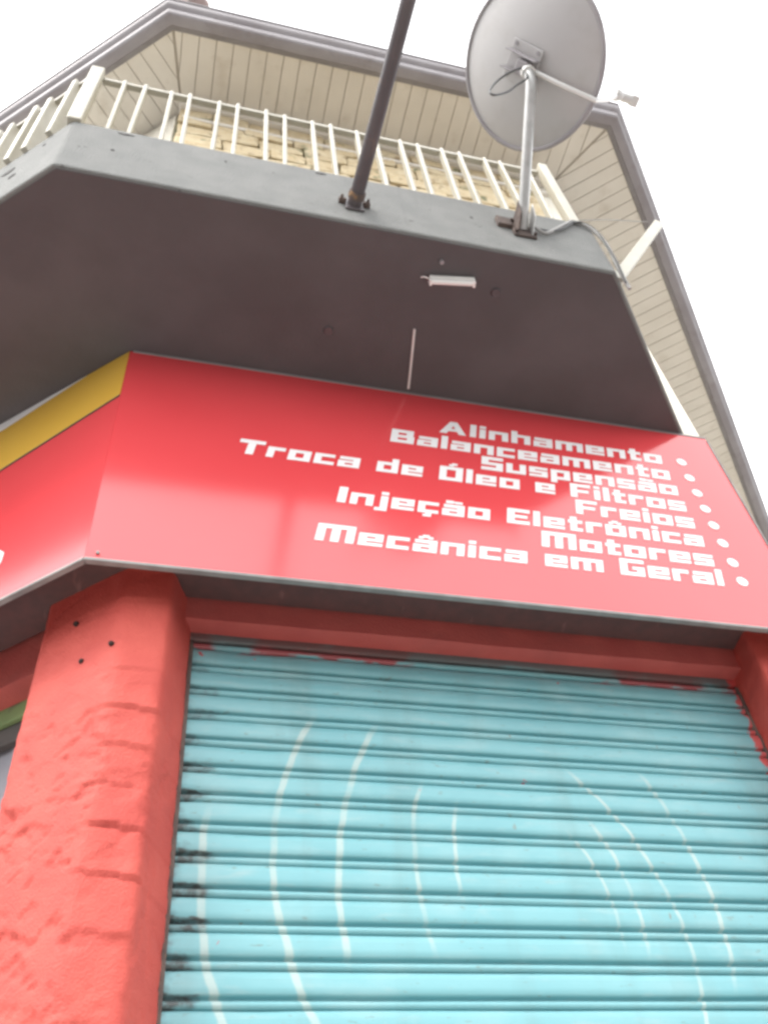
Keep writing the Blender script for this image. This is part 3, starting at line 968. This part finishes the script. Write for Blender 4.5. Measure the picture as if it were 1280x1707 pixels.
while s < 4.2:
    p = V2(CP, TL, s)
    o = link('baluster', lm, rl)
    hb = HB * (0.98 if k % 2 else 1.03)
    o.location = (p[0], p[1], Z_TOP + hb / 2 - .004)
    o.scale = (1, 1, hb)
    o.rotation_euler = (0, random.uniform(-.015, .015), math.atan2(TL[1], TL[0]) + random.uniform(-.08, .08))
    s += .085 if k % 2 else .125
    k += 1
P = [V2(CP, TL, .03, NL, -.012), V2(CP, TL, 4.3, NL, -.012), V2(CP, TL, 4.3, NL, .014), V2(CP, TL, .03, NL, .014)]
MB().prism(P, RZ - .006, RZ + .020).build('top_rail', white_rail, rl, bevel=.004)

# ------------------------------------------------------------------ dark pole standing out over the street
pb = Vector((.503, 1.318, 4.915))
po = empty('street_pole', 'dark metal pole sticking out over the street from the balcony edge', 'pole', pb)
pd = Vector((.028, -.711, .004)).normalized()
MB().tube([pb + pd * t for t in (-.0, .6, 1.2, 1.9)], [.0265, .0265, .0262, .026], 20).build('pole_tube', pole_paint, po, smooth=True)
MB().obox(pb + Vector((0, -.003, 0)), (1, 0, 0), (0, 1, 0), (0, 0, 1), .036, .004, .045).build('wall_plate', pole_paint, po, bevel=.003)
MB().tube([pb + pd * .03, pb + pd * .055], .032, 20).build('collar', rust, po, smooth=True)
for sx in (-1, 1):
    c = pb + Vector((sx * .046, -.008, .012))
    MB().obox(c, (1, 0, 0), (0, 1, 0), (0, 0, 1), .014, .010, .010).build('clamp_ear', rust, po, bevel=.003)
    MB().tube([c + Vector((sx * .004, 0, 0)), c + Vector((sx * .004, -.022, 0))], .005, 8).build('bolt', rust, po)

# ------------------------------------------------------------------ satellite dish
db = Vector((1.191, 1.318, 4.998))
ds = empty('satellite_dish', 'grey satellite dish seen from behind on a bent pipe fixed to the balcony edge', 'satellite dish', db)
bend = Vector((1.142, .850, 5.350))
axis = (bend - db).normalized()
pp = [db - axis * 0.0, db + axis * .25, bend - axis * .06]
for t in (.25, .5, .75, 1.0):
    a, b_, c = bend - axis * .06, bend, bend + UP * .06
    pp.append(a * (1 - t) ** 2 + b_ * 2 * t * (1 - t) + c * t * t)
pp.append(bend + UP * .125)
MB().tube(pp, .0215, 18).build('mast_pipe', galv, ds, smooth=True)
MB().obox(db + Vector((0, -.004, -.005)), (1, 0, 0), (0, 1, 0), (0, 0, 1), .048, .005, .062).build('wall_plate', rust, ds, bevel=.003)
for sx in (-1, 1):                                        # triangular gussets of the wall bracket
    xg = db.x + sx * .030
    tri = [(0, -.055), (0, .055), (-.075, .075), (-.060, -.01)]
    mb = MB().add([(xg - .003, db.y - .009 + a, db.z + b_) for a, b_ in tri] + [(xg + .003, db.y - .009 + a, db.z + b_) for a, b_ in tri],
                  [(0, 1, 2, 3), (7, 6, 5, 4), (0, 4, 5, 1), (1, 5, 6, 2), (2, 6, 7, 3), (3, 7, 4, 0)])
    mb.build('gusset', galv if sx > 0 else rust, ds, bevel=.0015, segs=1)
    for sz in (-1, 1):
        c = db + Vector((sx * .040, -.009, sz * .048))
        MB().tube([c, c - Vector((0, .012, 0))], .007, 6).build('bolt', rust, ds)
MB().obox(db + Vector((-.075, -.006, .030)), (1, 0, 0), (0, 1, 0), (0, 0, 1), .030, .010, .035).build('old_bracket', rust, ds, bevel=.004)

N_ = Vector((.80, .03, .71)).normalized()
U_ = (UP - N_ * UP.dot(N_)).normalized()
W_ = N_.cross(U_).normalized()
DC = Vector((1.112, .838, 5.470)) + N_ * .03
RU, RW, DEP = .322, .325, .062
rings, seg = 14, 56
vs_, fs_ = [], []
for side in (0, 1):
    for i in range(rings + 1):
        t = i / rings
        for k in range(seg):
            a = 2 * math.pi * k / seg
            vs_.append(DC + U_ * (RU * t * math.cos(a)) + W_ * (RW * t * math.sin(a)) + N_ * (DEP * t * t + side * .003))
for side in (0, 1):
    o0 = side * (rings + 1) * seg
    for i in range(rings):
        for k in range(seg):
            k2 = (k + 1) % seg
            f = (o0 + i * seg + k, o0 + i * seg + k2, o0 + (i + 1) * seg + k2, o0 + (i + 1) * seg + k)
            fs_.append(f if side else f[::-1])
mb = MB().add(vs_, fs_)
me = bpy.data.meshes.new('reflector')
me.from_pydata(mb.v, [], mb.f)
bm = bmesh.new()
bm.from_mesh(me)
bmesh.ops.remove_doubles(bm, verts=bm.verts, dist=1e-5)
bm.to_mesh(me)
bm.free()
me.polygons.foreach_set('use_smooth', [True] * len(me.polygons))
me.materials.append(dish_paint)
refl = link('reflector', me, ds)
rim = [DC + U_ * ((RU + .002) * math.cos(2 * math.pi * k / seg)) + W_ * ((RW + .002) * math.sin(2 * math.pi * k / seg)) + N_ * (DEP + .001) for k in range(seg + 1)]
MB().tube(rim, .0105, 8, cap=False).build('rim', rim_paint, refl, smooth=True)
# mount on the back
BK = DC - N_ * .004
top = bend + UP * .085
MB().tube([top - UP * .035, top + UP * .03], .029, 14).build('mast_clamp', plastic_light, ds, smooth=True)
for sW in (-1, 1):
    MB().obox(BK + W_ * (sW * .034) - N_ * .020 + U_ * .0, U_, W_, N_, .075, .003, .026).build('back_bracket', rim_paint, ds, bevel=.002, segs=1)
    for sU in (-1, 1):
        c = BK + W_ * (sW * .06) + U_ * (sU * .055) + N_ * .004
        MB().tube([c + N_ * .008, c - N_ * .014], .0085, 8).build('bolt', rim_paint, ds)
MB().obox(BK - N_ * .002, U_, W_, N_, .075, .075, .004).build('back_plate', dish_paint, ds, bevel=.006)
MB().obox((BK + top) / 2 - N_ * .006, N_, W_, U_, .030, .028, .026).build('tilt_block', rim_paint, ds, bevel=.006)
# feed arm with the receiver head in front of the lower rim
arm0 = BK - U_ * .03 - N_ * .028
arm1 = DC - U_ * (RU + .035) + N_ * (DEP - .055)
LN = Vector((1.640, .905, 5.640))
arm2 = LN - N_ * .05
MB().tube([arm0, arm0.lerp(arm1, .5) - N_ * .012, arm1, arm1.lerp(arm2, .5) - U_ * .012, arm2], .0095, 10).build('feed_arm', plastic_light, ds, smooth=True)
face = (DC + N_ * .05 - LN).normalized()
MB().tube([LN - face * .055, LN - face * .01, LN, LN + face * .01, LN + face * .035, LN + face * .045], [.020, .021, .018, .024, .029, .027], 16).build(
    'receiver_head', plastic_light, ds, smooth=True)
MB().obox(LN - face * .07, face, W_, face.cross(W_), .02, .024, .016).build('receiver_box', plastic_light, ds, bevel=.005)
# cable loop hanging behind the dish
lp = [(1.135, .842, 5.452), (1.085, .845, 5.395), (1.01, .848, 5.27), (.945, .85, 5.13), (.905, .85, 5.01), (.920, .85, 4.985), (.985, .852, 5.07),
      (1.05, .852, 5.20), (1.115, .850, 5.32), (1.125, .843, 5.385)]


def bez(pts, k=6):
    pts = [Vector(p) for p in pts]
    out = []
    for i in range(len(pts) - 1):
        p0, p1, p2, p3 = pts[max(i - 1, 0)], pts[i], pts[i + 1], pts[min(i + 2, len(pts) - 1)]
        for j in range(k):
            t = j / k
            out.append(0.5 * ((2 * p1) + (p2 - p0) * t + (2 * p0 - 5 * p1 + 4 * p2 - p3) * t * t + (3 * p1 - p0 - 3 * p2 + p3) * t ** 3))
    return out + [pts[-1]]


MB().tube(bez(lp), .0042, 8).build('cable_loop', cable_mat, ds, smooth=True)

cb = bez([(1.235, 1.300, 5.020), (1.28, 1.309, 4.992), (1.34, 1.309, 5.05), (1.405, 1.309, 5.130), (1.455, 1.312, 5.185), (1.515, 1.310, 5.150),
          (1.556, 1.316, 5.06), (1.562, 1.32, 4.95), (1.562, 1.33, 4.84), (1.575, 1.345, 4.70)])
tag(MB().tube(cb, .0075, 8).build('coaxial_cable', grey_cable, smooth=True), 'grey cable drooping from the dish bracket round the right slab corner', 'cable')
cb = bez([(1.225, 1.300, 5.01), (1.30, 1.306, 5.015), (1.38, 1.309, 5.075), (1.45, 1.306, 5.160), (1.51, 1.305, 5.165), (1.548, 1.308, 5.09), (1.551, 1.308, 4.99), (1.553, 1.31, 4.86), (1.56, 1.33, 4.72)])
tag(MB().tube(cb, .004, 8).build('coaxial_cable', cable_mat, smooth=True), 'thin black cable running along the slab top beside the grey one', 'cable')

# ------------------------------------------------------------------ cream strut at the right slab corner
s0, s1 = Vector((1.600, 1.385, 4.880)), Vector((2.060, 1.41, 5.655))
st = empty('cream_strut', 'cream flat metal strut slanting out from the right end of the balcony', 'strut', s0)
ax = (s1 - s0).normalized()
sd_ = ax.cross(Vector((0, 1, 0))).normalized()
MB().obox((s0 + s1) / 2, ax, sd_, ax.cross(sd_), (s1 - s0).length / 2, .024, .010).build('strut_bar', white_rail, st, bevel=.003)
MB().obox(s0 - ax * .0 + Vector((-.008, 0, 0)), ax, sd_, ax.cross(sd_), .03, .032, .014).build('foot_plate', white_rail, st, bevel=.003)
tag(MB().tube(bez([(1.47, 1.33, 5.24), (1.7, 1.36, 5.42), (1.98, 1.40, 5.61)]), .0022, 6).build('thin_wire', grey_cable), 'thin pale wire strung from the railing end to the strut', 'wire')

# ------------------------------------------------------------------ lamp under the balcony
lx = Vector((.905, 1.468, Z_SOF - .008))
la = empty('ceiling_lamp', 'short white tube lamp fixed to the dark underside of the balcony', 'lamp', lx)
ldir = Vector((.175, -.024, 0)).normalized()
lsd = Vector((-ldir.y, ldir.x, 0))
MB().obox(lx - UP * .010, ldir, lsd, UP, .088, .016, .009).build('lamp_base', lamp_white, la, bevel=.004)
MB().tube([lx - UP * .027 + ldir * t for t in (-.080, .080)], .0105, 14).build('tube', lamp_white, la, smooth=True)
for sx in (-1, 1):
    MB().obox(lx - UP * .024 + ldir * sx * .0835, ldir, lsd, UP, .005, .0125, .016).build('end_cap', lamp_white, la, bevel=.003)
MB().tube(bez([lx - ldir * .086 - UP * .008, lx - ldir * .105 - lsd * .01 - UP * .012, lx - ldir * .118 - lsd * .004 - UP * .004]), .003, 6).build('lamp_wire', lamp_white, la)
MB().tube([(.848, 1.404, Z_SOF - .022), (.848, 1.404, Z_SOF - .005)], .008, 10).build('ceiling_screw', rim_paint, la)
# conduit strip and two old anchor plates on the underside
tag(MB().tube([(.820, 1.70, Z_SOF - .012), (.842, 1.83, Z_SOF - .012), (.866, 1.975, Z_SOF - .012)], .0052, 8).build('conduit', plastic_light, smooth=True),
    'thin pale conduit on the dark balcony underside ending at the sign top', 'conduit')
for (px, py), lb in (((.488, 1.77), 'small dark round plug in the balcony underside, left of the thin conduit'),
                     ((1.091, 1.489), 'small dark round plug in the balcony underside, right of the white lamp')):
    tag(MB().tube([(px, py, Z_SOF - .014), (px, py, Z_SOF - .004)], [.016, .022], 14).build('ceiling_plug', pole_paint), lb, 'plug', 'round plugs in the balcony underside')
